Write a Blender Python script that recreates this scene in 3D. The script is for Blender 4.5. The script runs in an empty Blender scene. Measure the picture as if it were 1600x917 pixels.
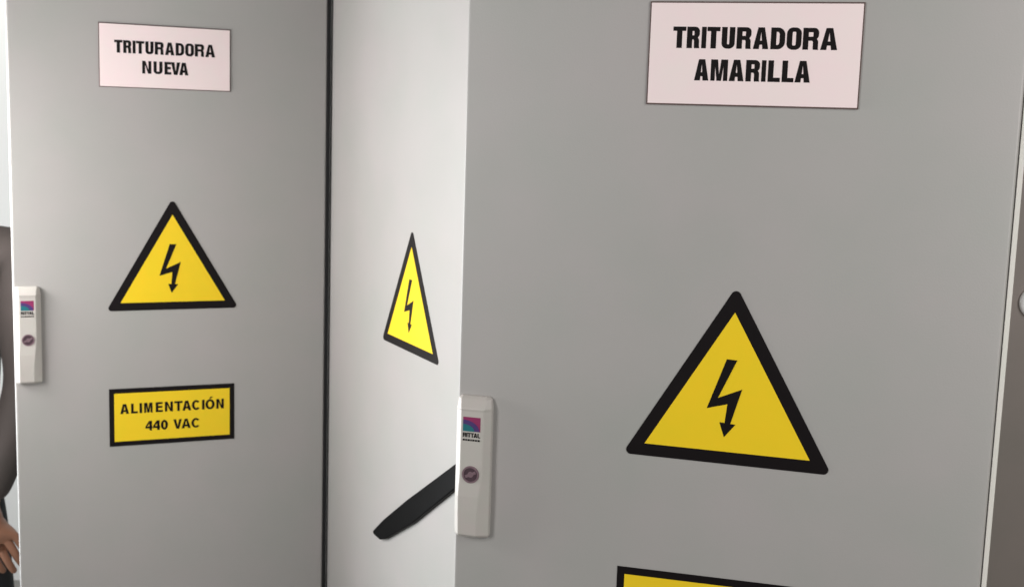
import bpy, bmesh, math, random
from mathutils import Vector, Matrix
from mathutils.geometry import tessellate_polygon

random.seed(4)
SC = bpy.context.scene
COL = SC.collection
PI = math.pi

# ------------------------------------------------------------------ camera
cam_data = bpy.data.cameras.new('camera')
cam = bpy.data.objects.new('camera', cam_data)
COL.objects.link(cam)
SC.camera = cam
PITCH, ROLL = 0.13701, -0.03155
cp, sp, cr, sr = math.cos(PITCH), math.sin(PITCH), math.cos(ROLL), math.sin(ROLL)
fwd = Vector((0, cp, -sp)); rt = Vector((1, 0, 0)); dn = Vector((0, -sp, -cp))
rt2 = cr * rt + sr * dn
dn2 = -sr * rt + cr * dn
m = Matrix.Identity(4)
for i in range(3):
    m[i][0] = rt2[i]; m[i][1] = -dn2[i]; m[i][2] = -fwd[i]
m[0][3], m[1][3], m[2][3] = 0, 0, 1.70
cam.matrix_world = m
cam_data.sensor_width = 36
cam_data.lens = 41.95
cam_data.clip_start = 0.02
cam_data.clip_end = 100
cam_data.dof.use_dof = True
cam_data.dof.focus_distance = 1.55
cam_data.dof.aperture_fstop = 9

# ------------------------------------------------------------------ light
W = bpy.data.worlds.new('World'); SC.world = W; W.use_nodes = True
bg = W.node_tree.nodes['Background']
bg.inputs[0].default_value = (1.0, 0.985, 0.955, 1)
bg.inputs[1].default_value = 0.02

def area(name, loc, target, sx, sy, power, color):
    d = bpy.data.lights.new(name, 'AREA'); d.shape = 'RECTANGLE'
    d.size, d.size_y, d.energy, d.color = sx, sy, power, color
    o = bpy.data.objects.new(name, d); COL.objects.link(o)
    o.location = loc
    o.rotation_euler = (Vector(target) - Vector(loc)).to_track_quat('-Z', 'Z').to_euler()
    return o
area('window_light', (-2.6, 2.5, .85), (-.3, 2.1, 1.2), 1.1, 1.5, 66, (0.92, 0.975, 1.0))
area('left_near_fill', (-1.25, 1.94, 1.6), (-.3, 2.1, 1.4), 0.30, 1.0, 15.5, (1.0, 0.965, 0.945))  # added lamp close by, brightens the left end of the left door
area('left_front_fill', (-1.3, .2, 1.9), (-.3, 2.1, 1.4), 0.5, 0.9, 16, (1.0, 0.985, 0.965))  # added fill lamp at front left for the doors
area('right_fill', (1.02, .15, 1.95), (.1, 1.6, 1.4), 0.6, 1.6, 17, (1.0, 0.985, 0.955))  # added fill lamp on the right, mainly for the right door
area('wall_fill', (-2.2, 3.3, 2.9), (-1.9, 4.4, 1.7), 0.9, 0.5, 19, (1.0, 0.99, 0.98))  # added lamp that brightens the wall behind

SC.view_settings.view_transform = 'Standard'
SC.view_settings.look = 'None'
SC.view_settings.exposure = 0.05
SC.view_settings.gamma = 1
SC.cycles.max_bounces = 8

# ------------------------------------------------------------------ materials
def mat(name, color, rough=0.5, metal=0.0, bump=0.0, bump_scale=600.0, vary=0.0, vary_scale=3.0, coat=0.0, rvary=0.0, spec=0.5):
    M = bpy.data.materials.new(name); M.use_nodes = True
    nt = M.node_tree; b = nt.nodes['Principled BSDF']
    b.inputs['Base Color'].default_value = (*color, 1)
    b.inputs['Roughness'].default_value = rough
    b.inputs['Metallic'].default_value = metal
    b.inputs['Specular IOR Level'].default_value = spec
    b.inputs['Coat Weight'].default_value = coat
    if bump or vary or rvary:
        tc = nt.nodes.new('ShaderNodeTexCoord')
    if vary:
        n = nt.nodes.new('ShaderNodeTexNoise')
        n.inputs['Scale'].default_value = vary_scale; n.inputs['Detail'].default_value = 5
        nt.links.new(tc.outputs['Object'], n.inputs['Vector'])
        r = nt.nodes.new('ShaderNodeValToRGB')
        r.color_ramp.elements[0].position = 0.3; r.color_ramp.elements[1].position = 0.7
        a, c = 1 - vary, 1 + vary
        r.color_ramp.elements[0].color = (color[0] * a, color[1] * a * 1.03, color[2] * a * 1.01, 1)
        r.color_ramp.elements[1].color = (color[0] * c, color[1] * c * 0.975, color[2] * c * 0.985, 1)
        nt.links.new(n.outputs['Fac'], r.inputs['Fac'])
        nt.links.new(r.outputs['Color'], b.inputs['Base Color'])
    if rvary:
        n2 = nt.nodes.new('ShaderNodeTexNoise')
        n2.inputs['Scale'].default_value = 6; n2.inputs['Detail'].default_value = 6
        nt.links.new(tc.outputs['Object'], n2.inputs['Vector'])
        mr = nt.nodes.new('ShaderNodeMapRange')
        mr.inputs['From Min'].default_value = 0.3; mr.inputs['From Max'].default_value = 0.7
        mr.inputs['To Min'].default_value = rough - rvary; mr.inputs['To Max'].default_value = rough + rvary
        nt.links.new(n2.outputs['Fac'], mr.inputs['Value'])
        nt.links.new(mr.outputs['Result'], b.inputs['Roughness'])
    if bump:
        n3 = nt.nodes.new('ShaderNodeTexNoise')
        n3.inputs['Scale'].default_value = bump_scale; n3.inputs['Detail'].default_value = 3
        nt.links.new(tc.outputs['Object'], n3.inputs['Vector'])
        bp = nt.nodes.new('ShaderNodeBump')
        bp.inputs['Strength'].default_value = bump; bp.inputs['Distance'].default_value = 0.0006
        nt.links.new(n3.outputs['Fac'], bp.inputs['Height'])
        nt.links.new(bp.outputs['Normal'], b.inputs['Normal'])
    return M

PAINT = mat('grey_powder_coat', (0.405, 0.394, 0.384), 0.45, bump=0.25, bump_scale=420, vary=0.038, vary_scale=7, rvary=0.06)
HANDLE = mat('light_plastic', (0.51, 0.485, 0.455), 0.4, vary=0.02, vary_scale=40)
PLATE = mat('pink_white_laminate', (0.93, 0.785, 0.79), 0.4, vary=0.015, vary_scale=25)
CORE = mat('brown_laminate_core', (0.10, 0.06, 0.055), 0.5, vary=0.05, vary_scale=30)
INK = mat('black_ink', (0.009, 0.007, 0.0075), 0.5, spec=0.13, vary=0.1, vary_scale=60)
STICKBLACK = mat('black_vinyl', (0.0085, 0.0065, 0.0072), 0.5, spec=0.13, vary=0.1, vary_scale=40)
YELLOW = mat('yellow_vinyl', (0.92, 0.645, 0.020), 0.45, spec=0.25, vary=0.025, vary_scale=25)
LABELY = mat('label_yellow_vinyl', (0.92, 0.645, 0.022), 0.45, spec=0.25, vary=0.025, vary_scale=25)
EDGE_HIGHLIGHT = mat('pale_edge_highlight', (0.80, 0.77, 0.71), 0.45, vary=0.03, vary_scale=12)  # pale colour paints in the light caught by the door edge
RUBBER_GAP = mat('black_rubber_and_gap', (0.006, 0.006, 0.007), 0.8, vary=0.1)  # door gaskets; its black also stands in for the shaded gap
LEVER = mat('black_plastic', (0.0022, 0.0022, 0.0026), 0.45, spec=0.07, bump=0.2, bump_scale=300, vary=0.2, vary_scale=20)
PLINTH = mat('dark_plinth_paint', (0.05, 0.05, 0.052), 0.5, vary=0.05)
MAGENTA = mat('badge_magenta', (0.27, 0.025, 0.11), 0.4, vary=0.05, vary_scale=100)
VIOLET = mat('badge_violet', (0.07, 0.035, 0.16), 0.4, vary=0.05, vary_scale=100)
TEAL = mat('badge_teal', (0.012, 0.15, 0.18), 0.4, vary=0.05, vary_scale=100)
STEEL = mat('dull_lock_steel', (0.27, 0.18, 0.21), 0.45, 0.5, vary=0.12, vary_scale=150)
DARKSTEEL = mat('dark_lock_steel', (0.085, 0.05, 0.065), 0.5, 0.3, vary=0.12, vary_scale=150)
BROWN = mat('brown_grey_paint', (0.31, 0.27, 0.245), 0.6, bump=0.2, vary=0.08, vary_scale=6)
KNOB = mat('white_knob_highlight', (0.95, 0.94, 0.93), 0.25, 0.0, coat=0.6, vary=0.02)  # white ring paints the bright crescent of reflected light on the knob
KNOBFACE = mat('knob_cap', (0.09, 0.075, 0.07), 0.5, 0.3, vary=0.05)
WALL = mat('white_wall_paint', (0.82, 0.81, 0.79), 0.8, bump=0.3, bump_scale=80, vary=0.015)
FLOOR = mat('concrete_floor', (0.30, 0.29, 0.27), 0.6, bump=0.4, bump_scale=60, vary=0.12, vary_scale=2)
SKIN = mat('skin', (0.36, 0.17, 0.105), 0.5, bump=0.2, bump_scale=200, vary=0.08, vary_scale=14)
SHIRT = mat('grey_brown_cloth', (0.088, 0.072, 0.067), 0.85, bump=0.8, bump_scale=500, vary=0.12, vary_scale=8)
TROUSER = mat('black_cloth', (0.016, 0.017, 0.02), 0.85, bump=0.6, bump_scale=400, vary=0.1)
HAIR = mat('dark_hair', (0.02, 0.014, 0.011), 0.6, bump=0.8, bump_scale=120, vary=0.2, vary_scale=40)
SHOE = mat('dark_leather', (0.03, 0.024, 0.02), 0.5, vary=0.1)
EYE = mat('eye_white', (0.75, 0.73, 0.7), 0.2, vary=0.02)

# ------------------------------------------------------------------ helpers
def link(name, bm, material, parent=None, smooth=False):
    me = bpy.data.meshes.new(name)
    bm.to_mesh(me); bm.free()
    for mm in (material if isinstance(material, (list, tuple)) else [material]):
        me.materials.append(mm)
    if smooth:
        for p in me.polygons: p.use_smooth = True
    o = bpy.data.objects.new(name, me); COL.objects.link(o)
    if parent: o.parent = parent
    return o

def thing(name, label, cat, loc, rz, group=None):
    o = bpy.data.objects.new(name, None); COL.objects.link(o)
    o.empty_display_size = 0.1
    o.location = loc; o.rotation_euler = (0, 0, rz)
    o['label'] = label; o['category'] = cat
    if group: o['group'] = group
    return o

def structure(name, bm, material):
    o = link(name, bm, material); o['kind'] = 'structure'; return o

def add_box(bm, lo, hi, bevel=0.0, seg=3, axis=None):
    vs = [bm.verts.new((x, y, z)) for x in (lo[0], hi[0]) for y in (lo[1], hi[1]) for z in (lo[2], hi[2])]
    fs = [(0, 1, 3, 2), (4, 6, 7, 5), (0, 4, 5, 1), (2, 3, 7, 6), (0, 2, 6, 4), (1, 5, 7, 3)]
    faces = [bm.faces.new([vs[i] for i in f]) for f in fs]
    bmesh.ops.recalc_face_normals(bm, faces=faces)
    if bevel:
        es = {e for f in faces for e in f.edges}
        if axis is not None:
            es = {e for e in es if abs((e.verts[0].co - e.verts[1].co).normalized()[axis]) > 0.9}
        bmesh.ops.bevel(bm, geom=list(es), offset=bevel, segments=seg, affect='EDGES', profile=0.5)
    return bm

def box(lo, hi, bevel=0.0, seg=3, axis=None):
    return add_box(bmesh.new(), lo, hi, bevel, seg, axis)

def add_prism(bm, loops, y0, y1, mi=0):
    """loops: outline first, then holes, as (x, z); solid between depth y0 (back) and y1 (front, smaller y)."""
    flat = [p for lp in loops for p in lp]
    tris = tessellate_polygon([[Vector((p[0], p[1], 0)) for p in lp] for lp in loops])
    f = [bm.verts.new((p[0], y1, p[1])) for p in flat]
    b = [bm.verts.new((p[0], y0, p[1])) for p in flat]
    new = []
    for t in tris:
        if len(set(t)) < 3: continue
        try:
            new.append(bm.faces.new([f[i] for i in t])); new.append(bm.faces.new([b[i] for i in reversed(t)]))
        except ValueError:
            pass
    k = 0
    for lp in loops:
        n = len(lp)
        for i in range(n):
            a, c = k + i, k + (i + 1) % n
            new.append(bm.faces.new([f[a], f[c], b[c], b[a]]))
        k += n
    for q in new: q.material_index = mi
    bmesh.ops.recalc_face_normals(bm, faces=new)
    return bm

def prism(loops, y0, y1):
    return add_prism(bmesh.new(), loops, y0, y1)

def rounded(pts, r, n=6):
    out = []
    N = len(pts)
    for i in range(N):
        p, a, b = Vector(pts[i]), Vector(pts[i - 1]), Vector(pts[(i + 1) % N])
        da, db = (a - p).normalized(), (b - p).normalized()
        ang = da.angle(db); d = r / math.tan(ang / 2)
        c = p + (da + db).normalized() * (r / math.sin(ang / 2))
        s, e = p + da * d - c, p + db * d - c
        for k in range(n + 1):
            t = k / n
            v = s.lerp(e, t)
            out.append(tuple(c + v.normalized() * r))
    return out

def disc(cx, cz, r, n=40):
    return [(cx + r * math.cos(2 * PI * k / n), cz + r * math.sin(2 * PI * k / n)) for k in range(n)]

# ------------------------------------------------------------------ lettering
def arc(cx, cy, rx, ry, a0, a1, n=10):
    return [(cx + rx * math.cos(math.radians(a0 + (a1 - a0) * k / n)), cy + ry * math.sin(math.radians(a0 + (a1 - a0) * k / n))) for k in range(n + 1)]

def rrect(x0, y0, x1, y1, rx, ry, n=8):
    rx = min(rx, (x1 - x0) / 2 - 1e-4); ry = min(ry, (y1 - y0) / 2 - 1e-4)
    return (arc(x1 - rx, y1 - ry, rx, ry, 0, 90, n) + arc(x0 + rx, y1 - ry, rx, ry, 90, 180, n) +
            arc(x0 + rx, y0 + ry, rx, ry, 180, 270, n) + arc(x1 - rx, y0 + ry, rx, ry, 270, 360, n))

def glyph(ch, w, s, t, rnd):
    """outlines for one capital of width w and height 1; stem s, bar t; rnd = how round the bowls are (0.5 = full ellipse)."""
    if ch == 'I': return [[[(0, 0), (w, 0), (w, 1), (0, 1)]]]
    if ch == 'T':
        a, b = (w - s) / 2, (w + s) / 2
        return [[[(a, 0), (b, 0), (b, 1 - t), (w, 1 - t), (w, 1), (0, 1), (0, 1 - t), (a, 1 - t)]]]
    if ch == 'L': return [[[(0, 0), (w, 0), (w, t), (s, t), (s, 1), (0, 1)]]]
    if ch == 'E':
        h = 0.5 - t / 2 + 0.02
        return [[[(0, 0), (w, 0), (w, t), (s, t), (s, h), (w * .93, h), (w * .93, h + t), (s, h + t), (s, 1 - t), (w * .98, 1 - t), (w * .98, 1), (0, 1)]]]
    if ch == 'N':
        g = s * 1.02
        return [[[(0, 0), (s * .92, 0), (s * .92, 1 - 0.32), (w - g, 0), (w, 0), (w, 1), (w - s * .92, 1), (w - s * .92, 0.32), (g, 1), (0, 1)]]]
    if ch == 'M':
        g = s * 1.25; q = s * .8; c = w / 2; v = s * .42
        return [[[(0, 0), (q, 0), (q, .70), (c - v, 0), (c + v, 0), (w - q, .70), (w - q, 0), (w, 0), (w, 1), (w - g, 1), (c, .30), (g, 1), (0, 1)]]]
    if ch == 'V':
        f = s * 1.1; c = w / 2; a = s * .56
        return [[[(c - a, 0), (c + a, 0), (w, 1), (w - f, 1), (c, .27), (f, 1), (0, 1)]]]
    if ch == 'A':
        f = s * 1.08; a = s * .58; c = w / 2; top = 0.80
        b0, b1 = .20, .20 + t * .95
        def inner(y): return f + (c - f) * y / top
        return [[[(0, 0), (f, 0), (inner(b0), b0), (w - inner(b0), b0), (w - f, 0), (w, 0), (c + a, 1), (c - a, 1)],
                 [(inner(b1), b1), (w - inner(b1), b1), (c, top)]]]
    if ch == 'U':
        rx, ry = w * rnd, w * rnd * (1.0 if rnd < .5 else .9)
        ix, iy = max(rx - s, .03), max(ry - t, .03)
        out = [(0, 1)] + arc(rx, ry, rx, ry, 180, 270) + arc(w - rx, ry, rx, ry, 270, 360) + [(w, 1), (w - s, 1)]
        out += arc(w - s - ix, t + iy, ix, iy, 0, -90) + arc(s + ix, t + iy, ix, iy, 270, 180) + [(s, 1)]
        return [[out]]
    if ch in 'OÓ0':
        rx = w * rnd; ry = min(.5, rx * (1.0 if rnd < .5 else 1.0 / max(w, .7)))
        if rnd >= .5: ry = .5
        o = .012
        g = [[rrect(0, -o, w, 1 + o, rx, ry, 12), rrect(s, t - o, w - s, 1 - t + o, max(rx - s, .03), max(ry - t, .04), 12)]]
        if ch == 'Ó': g.append([[(w * .42, 1.07), (w * .42 + s * .55, 1.07), (w * .42 + s * 1.5, 1.27), (w * .42 + s * .45, 1.27)]])
        return g
    if ch == 'D':
        rx = min(w * .62, w * (rnd + .1)); ry = min(.5, rx)
        if rnd >= .5: ry = .5
        ix, iy = max(rx - s, .03), max(ry - t, .03)
        return [[[(0, 0)] + arc(w - rx, ry, rx, ry, -90, 0) + arc(w - rx, 1 - ry, rx, ry, 0, 90) + [(0, 1)],
                 [(s, t)] + arc(w - s - ix, t + iy, ix, iy, -90, 0) + arc(w - s - ix, 1 - t - iy, ix, iy, 0, 90) + [(s, 1 - t)]]]
    if ch == 'R':
        m0 = .44; r = (1 - m0) * .40
        ix = max(r - s * .8, .03); iy = max(r - t, .03)
        out = [(0, 0), (s, 0), (s, m0 - .03)] + arc(w - s - .06, m0 - .03 - .09, .06, .09, 90, 0, 5)
        out += [(w - s, .08), (w - s * .95, 0), (w, 0), (w - .02, .10), (w - .02, m0 - .14)]
        out += arc(w - .10, m0 - .10, .08, .14, 0, 70, 5)
        out += arc(w - r, m0 + .02 + r, r, r, -50, 0, 6) + arc(w - r, 1 - r, r, r, 0, 90) + [(0, 1)]
        hole = [(s, m0 + t * .8)] + arc(w - s - ix, m0 + t * .8 + iy, ix, iy, -90, 0) + arc(w - s - ix, 1 - t - iy, ix, iy, 0, 90) + [(s, 1 - t)]
        return [[out, hole]]
    if ch == 'C':
        o = .012
        out = arc(w / 2, .5, w / 2, .5 + o, 38, 322, 28)
        inn = arc(w / 2, .5, w / 2 - s, .5 - t + o, 322 - 8, 38 + 8, 24)
        return [[out + inn]]
    if ch == '4':
        return [[[(w * .58, 0), (w * .58 + s, 0), (w * .58 + s, .22), (w, .22), (w, .22 + t), (w * .58 + s, .22 + t), (w * .58 + s, 1), (w * .52, 1), (0, .22 + t * 1.05), (0, .22), (w * .58, .22)],
                 [(w * .24, .22 + t), (w * .58, .22 + t), (w * .58, .70)]]]
    return []

def lettering(name, lines, y0, y1, material, parent):
    """lines: (text, spans, z_base, cap_height, stem, bar, roundness); spans are x0, x1 of each letter in metres."""
    bm = bmesh.new()
    for text, spans, z0, h, s, t, rnd in lines:
        for ch, (a, b) in zip(text, spans):
            for loops in glyph(ch, (b - a) / h, s, t, rnd):
                add_prism(bm, [[(a + p[0] * h, z0 + p[1] * h) for p in lp] for lp in loops], y0, y1)
    return link(name, bm, material, parent)

def spans(px, x0, x1):
    a, b = px[0][0], px[-1][1]
    k = (x1 - x0) / (b - a)
    return [(x0 + (p - a) * k, x0 + (q - a) * k) for p, q in px]

TRIT = [(165, 272), (280, 385), (401, 440), (446, 552), (566, 673), (688, 805), (822, 946), (962, 1076), (1089, 1206), (1217, 1342), (1357, 1490)]
AMAR = [(335, 452), (468, 606), (618, 738), (752, 864), (878, 914), (930, 1028), (1042, 1136), (1144, 1265)]
NUEV = [(888, 944), (957, 1012), (1024, 1066), (1064, 1122), (1115, 1172)]
ALIM = [(258, 352), (374, 446), (465, 493), (514, 606), (640, 718), (740, 828), (843, 935), (932, 1030), (1038, 1132), (1151, 1179), (1189, 1292), (1311, 1396)]
VAC = [(533, 607), (615, 690), (700, 776), (836, 930), (926, 1026), (1034, 1132)]

# ------------------------------------------------------------------ parts of a cabinet
def name_plate(parent, x0, x1, z0, z1, lines):
    p = link('name_plate', box((x0, -0.0022, z0), (x1, -0.0002, z1), 0.0005, 2), CORE, parent)
    e = 0.0017
    f = link('plate_face', box((x0 + e, -0.0030, z0 + e), (x1 - e, -0.0018, z1 - e), 0.0004, 2), PLATE, p)
    lettering('lettering', lines, -0.0026, -0.0032, INK, p)
    return p

BOLT = [(-.0060, .1147), (.0066, .1143), (-.0136, .0662), (.0147, .0791), (.0032, .0352), (.0095, .0350), (-.0034, .0180), (-.0099, .0362), (-.0037, .0358), (-.0018, .0594), (-.0263, .0522)]
def warning_sign(parent, cx, zb, tilt=0.0):
    """equilateral 200 mm yellow triangle with a wide black border; cx, zb = middle of the yellow base."""
    c, s = math.cos(tilt), math.sin(tilt)
    def T(pts): return [(cx + c * x - s * z, zb + s * x + c * z) for x, z in pts]
    o = .0155; W2 = .1 + o * math.sqrt(3)
    outer = rounded([(-W2, -o), (W2, -o), (0, .1732 + 2 * o)], .0058)
    base = link('warning_sign', prism([T(outer)], -0.0001, -0.0007), STICKBLACK, parent)
    link('yellow_face', prism([T([(-.1, 0), (.1, 0), (0, .1722)])], -0.0004, -0.0010), YELLOW, base)
    link('bolt_symbol', prism([T(BOLT)], -0.0008, -0.0013), STICKBLACK, base)
    return base

def voltage_label(parent, x0, x1, z0, z1):
    base = link('voltage_label', prism([[(x0, z0), (x1, z0), (x1, z1), (x0, z1)]], -0.0001, -0.0007), STICKBLACK, parent)
    e = .0095
    link('label_face', prism([[(x0 + e, z0 + e), (x1 - e, z0 + e), (x1 - e, z1 - e), (x0 + e, z1 - e)]], -0.0004, -0.0010), LABELY, base)
    lettering('lettering', [
        ('ALIMENTACIÓN', spans(ALIM, x0 + .0205, x0 + .2215), z0 + .0650, .0200, .25, .20, .5),
        ('440VAC', spans(VAC, x0 + .068, x0 + .1745), z0 + .0285, .0195, .25, .20, .5)], -0.0008, -0.0013, INK, base)
    return base

def lock_handle(parent, zt):
    """upright lock cover; zt = its top. Cross-sections are stacked from top to bottom."""
    #        z below top, back left, face left, face right, back right, depth
    st = [(0.0000, .0070, .0090, .0410, .0440, .0070), (0.0030, .0035, .0085, .0425, .0475, .0110),
          (0.0150, .0025, .0105, .0405, .0490, .0190), (0.0180, .0025, .0107, .0403, .0490, .0180),
          (0.1000, .0025, .0107, .0400, .0490, .0180), (0.1120, .0025, .0100, .0390, .0490, .0185),
          (0.1300, .0025, .0092, .0370, .0490, .0195), (0.1500, .0025, .0092, .0352, .0490, .0190),
          (0.1820, .0030, .0095, .0345, .0488, .0170), (0.1860, .0040, .0105, .0340, .0475, .0120)]
    bm = bmesh.new(); rings = []
    for d, a, b, c, e, y in st:
        z = zt - d
        k = .55
        rings.append([bm.verts.new(v) for v in ((a, 0, z), (a, -y * k, z), (b, -y, z), (c, -y, z), (e, -y * k, z), (e, 0, z))])
    for r0, r1 in zip(rings, rings[1:]):
        for i in range(6):
            j = (i + 1) % 6
            bm.faces.new((r0[i], r0[j], r1[j], r1[i]))
    bm.faces.new(rings[0]); bm.faces.new(list(reversed(rings[-1])))
    bmesh.ops.recalc_face_normals(bm, faces=bm.faces[:])
    es = [e for e in bm.edges if len(e.link_faces) == 2 and e.calc_face_angle(0) > .25]
    bmesh.ops.bevel(bm, geom=es, offset=.0012, segments=3, affect='EDGES', profile=.5)
    h = link('lock_handle', bm, HANDLE, parent, smooth=False)
    y = -0.0181
    # badge: magenta block with a violet and a teal quarter disc in its lower left corner
    x0, x1, z1 = .0137, .0366, zt - .0255
    z0 = z1 - .0185
    w, hh = x1 - x0, z1 - z0
    bm = bmesh.new()
    add_prism(bm, [[(x0, z0), (x1, z0), (x1, z1), (x0, z1)]], y + .0004, y - .0002, 0)
    add_prism(bm, [[(x0, z0)] + arc(x0, z0, w * .95, hh * .80, 0, 90, 16)], y + .0003, y - .0004, 1)
    add_prism(bm, [[(x0, z0)] + arc(x0, z0, w * .66, hh * .50, 0, 90, 16)], y + .0002, y - .0006, 2)
    link('badge', bm, [MAGENTA, VIOLET, TEAL], h)
    px = [(0, 20), (23, 30), (32, 52), (53, 73), (73, 95), (98, 115)]
    bm_lines = [('RITTAL', spans(px, x0, x1), z0 - .0078, .0058, .22, .20, .4)]
    lettering('badge_lettering', bm_lines, y + .0003, y - .0004, INK, h)
    bm = bmesh.new(); x = x0
    for wd in (.0026, .0022, .0030, .0018, .0028, .0024, .0030):
        add_prism(bm, [[(x, z0 - .0125), (x + wd, z0 - .0125), (x + wd, z0 - .0103), (x, z0 - .0103)]], y + .0003, y - .0003)
        x += wd + .0008
    link('badge_small_print', bm, INK, h)
    # key insert
    kx, kz, r = .0253, zt - .1005, .0112
    ins = bmesh.new()
    add_prism(ins, [disc(kx, kz, r), disc(kx, kz, r * .80)], y + .0006, y - .0014)
    o = link('lock_rim', ins, STEEL, h)
    ins = bmesh.new()
    add_prism(ins, [disc(kx, kz, r * .80)], y + .0008, y - .0003)
    link('lock_cylinder', ins, DARKSTEEL, h)
    ins = bmesh.new()
    add_prism(ins, [disc(kx, kz, r * .34, 20)], y + .0004, y - .0011)
    wing = [(-r * .68, -r * .16), (-r * .3, -r * .16), (-r * .3, r * .16), (-r * .68, r * .16)]
    for a in (math.radians(25), math.radians(205)):
        add_prism(ins, [[(kx + math.cos(a) * p - math.sin(a) * q, kz + math.sin(a) * p + math.cos(a) * q) for p, q in wing]], y + .0004, y - .0012)
    link('lock_bit', ins, STEEL, h)
    return h

def cabinet_shell(t, width, depth, height=2.06, door_r=.004, inset=.014):
    link('body', box((inset, .022, .10), (width - inset, depth, height), .004, 2), PAINT, t)
    link('plinth', box((inset + .01, .03, 0), (width - inset - .01, depth - .01, .0985), .003, 2), PLINTH, t)
    link('gasket', box((inset + .004, .0165, .125), (width - inset - .004, .0225, height - .02)), RUBBER_GAP, t)
    return link('door', box((0, 0, .115), (width, .017, height - .012), door_r, 4), PAINT, t)

# ------------------------------------------------------------------ setting
bm = bmesh.new()
add_box(bm, (-6, -3, -.05), (6, 5.2, 0))
structure('floor', bm, FLOOR)
wall = link('wall', box((-5, 4.2, 0), (5, 4.35, 3.2)), WALL)
wall['label'] = 'plain white wall far behind the cabinets'; wall['category'] = 'wall'
wall['kind'] = 'structure'

# ------------------------------------------------------------------ the left cabinet
GROUP = 'grey electrical cabinets'
L = thing('electrical_cabinet', 'grey cabinet bearing the TRITURADORA NUEVA plate and full yellow ALIMENTACIÓN 440 VAC label', 'cabinet',
          (-.94231, 2.22746, 0), math.radians(22.177), GROUP)
cabinet_shell(L, .599, .25, door_r=.0045)
name_plate(L, .1603, .4055, 1.7540, 1.8740, [
    ('TRITURADORA', spans(TRIT, .1884, .3755), 1.8190, .0238, .25, .20, .42),
    ('NUEVA', spans(NUEV, .2388, .3247), 1.7822, .0238, .25, .20, .42)])
warning_sign(L, .2937, 1.3399, .003)
voltage_label(L, .1698, .4124, 1.0535, 1.1693)
lock_handle(L, 1.3762)
link('gap_shade_strip', box((.5982, -.0012, .115), (.6056, .0120, 2.048), .0008, 1), RUBBER_GAP, L)  # black strip added to paint the dark gap beside the middle cabinet

# ------------------------------------------------------------------ the right cabinet
Rc = thing('electrical_cabinet', 'large near grey cabinet bearing the TRITURADORA AMARILLA plate', 'cabinet',
           (-.06584, 1.50713, 0), math.radians(-14.287), GROUP)
cabinet_shell(Rc, .6485, .22, door_r=.004)
name_plate(Rc, .2268, .4720, 1.7340, 1.8545, [
    ('TRITURADORA', spans(TRIT, .2555, .4440), 1.8005, .0248, .255, .20, .42),
    ('AMARILLA', spans(AMAR, .2827, .4158), 1.7632, .0247, .255, .20, .42)])
warning_sign(Rc, .3442, 1.3172, -.010)
voltage_label(Rc, .2172, .4600, 1.0400, 1.1560)
lock_handle(Rc, 1.3605)
# raised lip along the hinge side, added and painted pale for a lit edge
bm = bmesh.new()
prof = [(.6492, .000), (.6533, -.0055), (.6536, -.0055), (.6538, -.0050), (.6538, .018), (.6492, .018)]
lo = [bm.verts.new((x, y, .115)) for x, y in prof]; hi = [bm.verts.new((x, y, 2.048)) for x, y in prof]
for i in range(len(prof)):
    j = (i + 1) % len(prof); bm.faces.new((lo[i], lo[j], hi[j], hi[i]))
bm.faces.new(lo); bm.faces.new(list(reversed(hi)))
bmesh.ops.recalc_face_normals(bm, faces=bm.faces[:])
link('edge_highlight_lip', bm, EDGE_HIGHLIGHT, Rc)

# ------------------------------------------------------------------ the middle cabinet, seen at a slant
Wc = thing('electrical_cabinet', 'pale brightly lit cabinet seen at a slant, with a black lever handle and no plate', 'cabinet',
           (-.38349, 2.46851, 0), math.radians(-61.389), GROUP)
cabinet_shell(Wc, .80, .33, door_r=.001)
warning_sign(Wc, .4262, 1.3160, -.012)
# lever handle: a long tapered bar that rises to a round boss
def lever(parent):
    top = [(.2740, .9235), (.3280, .9635), (.4340, 1.0325), (.5440, 1.0995), (.6240, 1.1485), (.7000, 1.1930), (.7300, 1.2080)]
    bot = [(.7420, 1.1700), (.7150, 1.1550), (.6270, 1.1040), (.5640, 1.0625), (.4640, .9960), (.3400, .9262), (.3120, .9160), (.2830, .9165)]
    off = .008
    pts = rounded([(x + off, z) for x, z in top + [(x, z + .003) for x, z in bot]], .004, 3)
    bm = prism([pts], -.0008, -.0085)
    es = [e for e in bm.edges if len(e.link_faces) == 2 and e.calc_face_angle(0) > 1.2 and abs(e.verts[0].co.y - e.verts[1].co.y) < 1e-5 and e.verts[0].co.y < -.007]
    bmesh.ops.bevel(bm, geom=es, offset=.0025, segments=3, affect='EDGES', profile=.5)
    h = link('lever_handle', bm, LEVER, parent)
    bm = prism([disc(.742, 1.196, .026)], -.0002, -.0105)
    link('pivot_boss', bm, LEVER, h)
lever(Wc)

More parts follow.
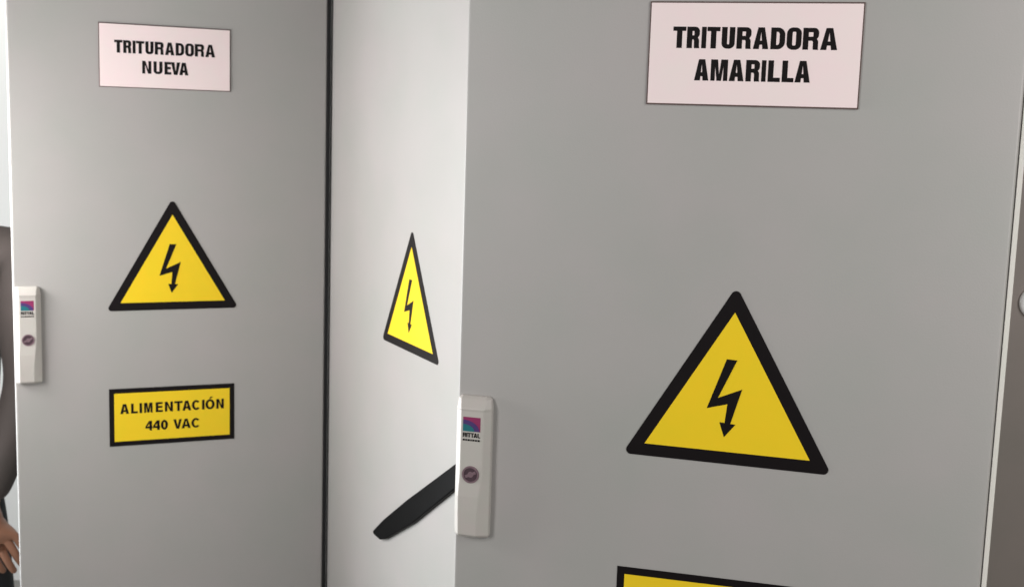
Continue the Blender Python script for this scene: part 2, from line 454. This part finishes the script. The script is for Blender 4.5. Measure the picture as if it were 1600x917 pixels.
# ------------------------------------------------------------------ dark cabinet at the right
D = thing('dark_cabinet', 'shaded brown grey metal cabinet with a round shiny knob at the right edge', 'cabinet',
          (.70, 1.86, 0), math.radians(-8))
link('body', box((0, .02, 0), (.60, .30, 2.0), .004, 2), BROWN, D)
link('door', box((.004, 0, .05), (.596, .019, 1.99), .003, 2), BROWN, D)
def knob(parent, x, z, r):
    bm = bmesh.new()
    prof = [(r * .96, 0), (r, -.002), (r * .985, -.0045), (r * .93, -.0065), (r * .84, -.0078), (r * .74, -.0080), (r * .66, -.0066), (r * .62, -.004)]
    n = 40; rings = []
    for rr, y in prof:
        rings.append([bm.verts.new((x + rr * math.cos(2 * PI * k / n), y, z + rr * math.sin(2 * PI * k / n))) for k in range(n)])
    for a, b in zip(rings, rings[1:]):
        for k in range(n):
            bm.faces.new((a[k], a[(k + 1) % n], b[(k + 1) % n], b[k]))
    bmesh.ops.recalc_face_normals(bm, faces=bm.faces[:])
    o = link('knob', bm, KNOB, parent, smooth=True)
    link('knob_cap', prism([disc(x, z, r * .66)], -.001, -.0058), KNOBFACE, o)
knob(D, .1180, 1.4575, .0265)

# ------------------------------------------------------------------ the person at the left edge
def skin_mesh(name, verts, edges, radii, material, parent, root=0, sub=2):
    me = bpy.data.meshes.new(name)
    me.from_pydata([Vector(v) for v in verts], edges, [])
    me.materials.append(material)
    o = bpy.data.objects.new(name, me); COL.objects.link(o)
    if parent: o.parent = parent
    md = o.modifiers.new('skin', 'SKIN'); md.use_smooth_shade = True
    for i, r in enumerate(radii):
        sv = me.skin_vertices[0].data[i]
        sv.radius = (r, r) if not isinstance(r, tuple) else r
        sv.use_root = (i == root)
    sb = o.modifiers.new('sub', 'SUBSURF'); sb.levels = sub; sb.render_levels = sub
    return o

class Rig:
    def __init__(self): self.v, self.e, self.r = [], [], []
    def add(self, co, r, prev=None):
        self.v.append(co); self.r.append(r)
        i = len(self.v) - 1
        if prev is not None: self.e.append((prev, i))
        return i
    def chain(self, pts, prev):
        for co, r in pts: prev = self.add(co, r, prev)
        return prev

def hand(rig, wrist, w, d, side, palmn):
    """palm and five bent fingers. w = wrist point, d = unit direction of the hand, side = towards the thumb, palmn = palm normal."""
    w, d, side, palmn = Vector(w), Vector(d).normalized(), Vector(side).normalized(), Vector(palmn).normalized()
    mid = rig.add(w + d * .035, (.035, .022), wrist)
    palm = rig.add(w + d * .072, (.039, .019), mid)
    for k, (off, L) in enumerate(((.029, .080), (.010, .092), (-.010, .086), (-.029, .068))):
        b = w + d * .092 + side * off
        a = rig.add(b, .0108, palm)
        rig.chain([(b + d * L * .42 + palmn * .006 + side * off * .12, .0100), (b + d * L * .72 + palmn * .018 + side * off * .14, .0090), (b + d * L * .93 + palmn * .032 + side * off * .12, .0076)], a)
    rig.chain([(w + d * .045 + side * .034 + palmn * .006, .0125), (w + d * .072 + side * .050 + palmn * .014, .0100), (w + d * .098 + side * .054 + palmn * .020, .0085)], mid)

P = thing('person', 'person in grey brown long sleeved shirt and black trousers behind the left cabinet edge', 'person', (-1.32, 2.74, 0), 0)
bodyrig = Rig()
pel = bodyrig.add((-.035, .01, .94), (.085, .065))
wst = bodyrig.add((-.018, .008, 1.08), (.105, .075), pel)
chs = bodyrig.add((0, .01, 1.27), (.135, .088), wst)
upp = bodyrig.add((0, .01, 1.37), (.12, .085), chs)
nk = bodyrig.add((0, .005, 1.455), .055, upp)
nk2 = bodyrig.add((0, -.005, 1.51), .052, nk)
jaw = bodyrig.add((0, -.028, 1.555), (.054, .066), nk2)
fac = bodyrig.add((0, -.012, 1.64), (.076, .094), jaw)
crn = bodyrig.add((0, .004, 1.70), (.070, .086), fac)
bodyrig.add((0, -.112, 1.612), .010, fac)                      # nose
for s in (-1, 1): bodyrig.add((s * .080, .005, 1.62), .014, fac)    # ears
arms = {}
for s in (1, -1):
    sh = bodyrig.add((s * .175, .005, 1.385), .056, upp)
    el = bodyrig.add((s * (.200 if s > 0 else .235), .02 if s < 0 else .0, 1.075), .040, sh)
    wr = bodyrig.add((s * (.112 if s > 0 else .235), -.06, .795 if s > 0 else .83), (.029, .024), el)
    arms[s] = (sh, el, wr)
    wv = Vector(bodyrig.v[wr])
    if s > 0: hand(bodyrig, wr, wv, (.40, -.02, -.92), (-.88, -.25, -.38), (-.25, .95, -.1))
    else: hand(bodyrig, wr, wv, (.02, -.08, -1), (.1, -1, -.05), (1, .1, 0))
for s in (1, -1):
    hp = bodyrig.add((s * .075 - .035, .01, .84), .062, pel)
    kn = bodyrig.add((s * .095 - .02, -.005, .49), .050, hp)
    ca = bodyrig.add((s * .10, .012, .34), .048, kn)
    an = bodyrig.add((s * .10, .015, .09), .036, ca)
    bodyrig.add((s * .11, -.12, .035), .030, an)
skin_mesh('body', bodyrig.v, bodyrig.e, bodyrig.r, SKIN, P)
sr_ = Rig()
a0 = sr_.add((-.030, .01, .855), (.142, .112)); a = sr_.add((-.022, .01, .93), (.152, .112), a0); b = sr_.add((.004, .01, 1.09), (.176, .116), a)
c = sr_.add((0, .01, 1.27), (.188, .124), b); d = sr_.add((0, .01, 1.375), (.140, .098), c); sr_.add((0, .005, 1.435), .066, d)
for s in (1, -1):
    sh, el, wr = (Vector(bodyrig.v[i]) for i in arms[s])
    q = sr_.add(sh + Vector((s * .020, 0, .002)), .076, d)
    q = sr_.add(sh.lerp(el, .5) + Vector((s * .002, 0, 0)), .070, q)
    q = sr_.add(el + Vector((-s * .002, 0, 0)), .060, q); q = sr_.add(el.lerp(wr, .55), .048, q); sr_.add(el.lerp(wr, .97), .040, q)
skin_mesh('shirt', sr_.v, sr_.e, sr_.r, SHIRT, P)
tr = Rig()
a = tr.add((-.032, .01, 1.0), (.115, .092))
b = tr.add((-.036, .01, .89), (.122, .098), a)
for s in (1, -1):
    tr.chain([((s * .078 - .035, .01, .77), .088), ((s * .097 - .02, -.008, .49), .076), ((s * .10, .012, .30), .072), ((s * .10, .012, .07), .062)], b)
skin_mesh('trousers', tr.v, tr.e, tr.r, TROUSER, P)
for s in (1, -1):
    sh = Rig(); q = sh.add((s * .10, .03, .045), .046); sh.chain([((s * .105, -.05, .042), .046), ((s * .112, -.15, .032), .036)], q)
    skin_mesh('shoe', sh.v, sh.e, sh.r, SHOE, P)
hr = Rig(); q = hr.add((0, .050, 1.60), (.072, .060)); q = hr.add((0, .036, 1.66), (.086, .084), q); q = hr.add((0, .012, 1.715), (.084, .100), q); hr.add((0, .006, 1.755), (.062, .080), q)
skin_mesh('hair', hr.v, hr.e, hr.r, HAIR, P)
for s in (1, -1):
    bm = bmesh.new(); bmesh.ops.create_uvsphere(bm, u_segments=12, v_segments=8, radius=.0095, matrix=Matrix.Translation((s * .029, -.0865, 1.640)))
    e = link('eye', bm, EYE, P, smooth=True)
    bm = bmesh.new(); bmesh.ops.create_uvsphere(bm, u_segments=12, v_segments=8, radius=.0045, matrix=Matrix.Translation((s * .029, -.0925, 1.640)))
    link('iris', bm, HAIR, e, smooth=True)
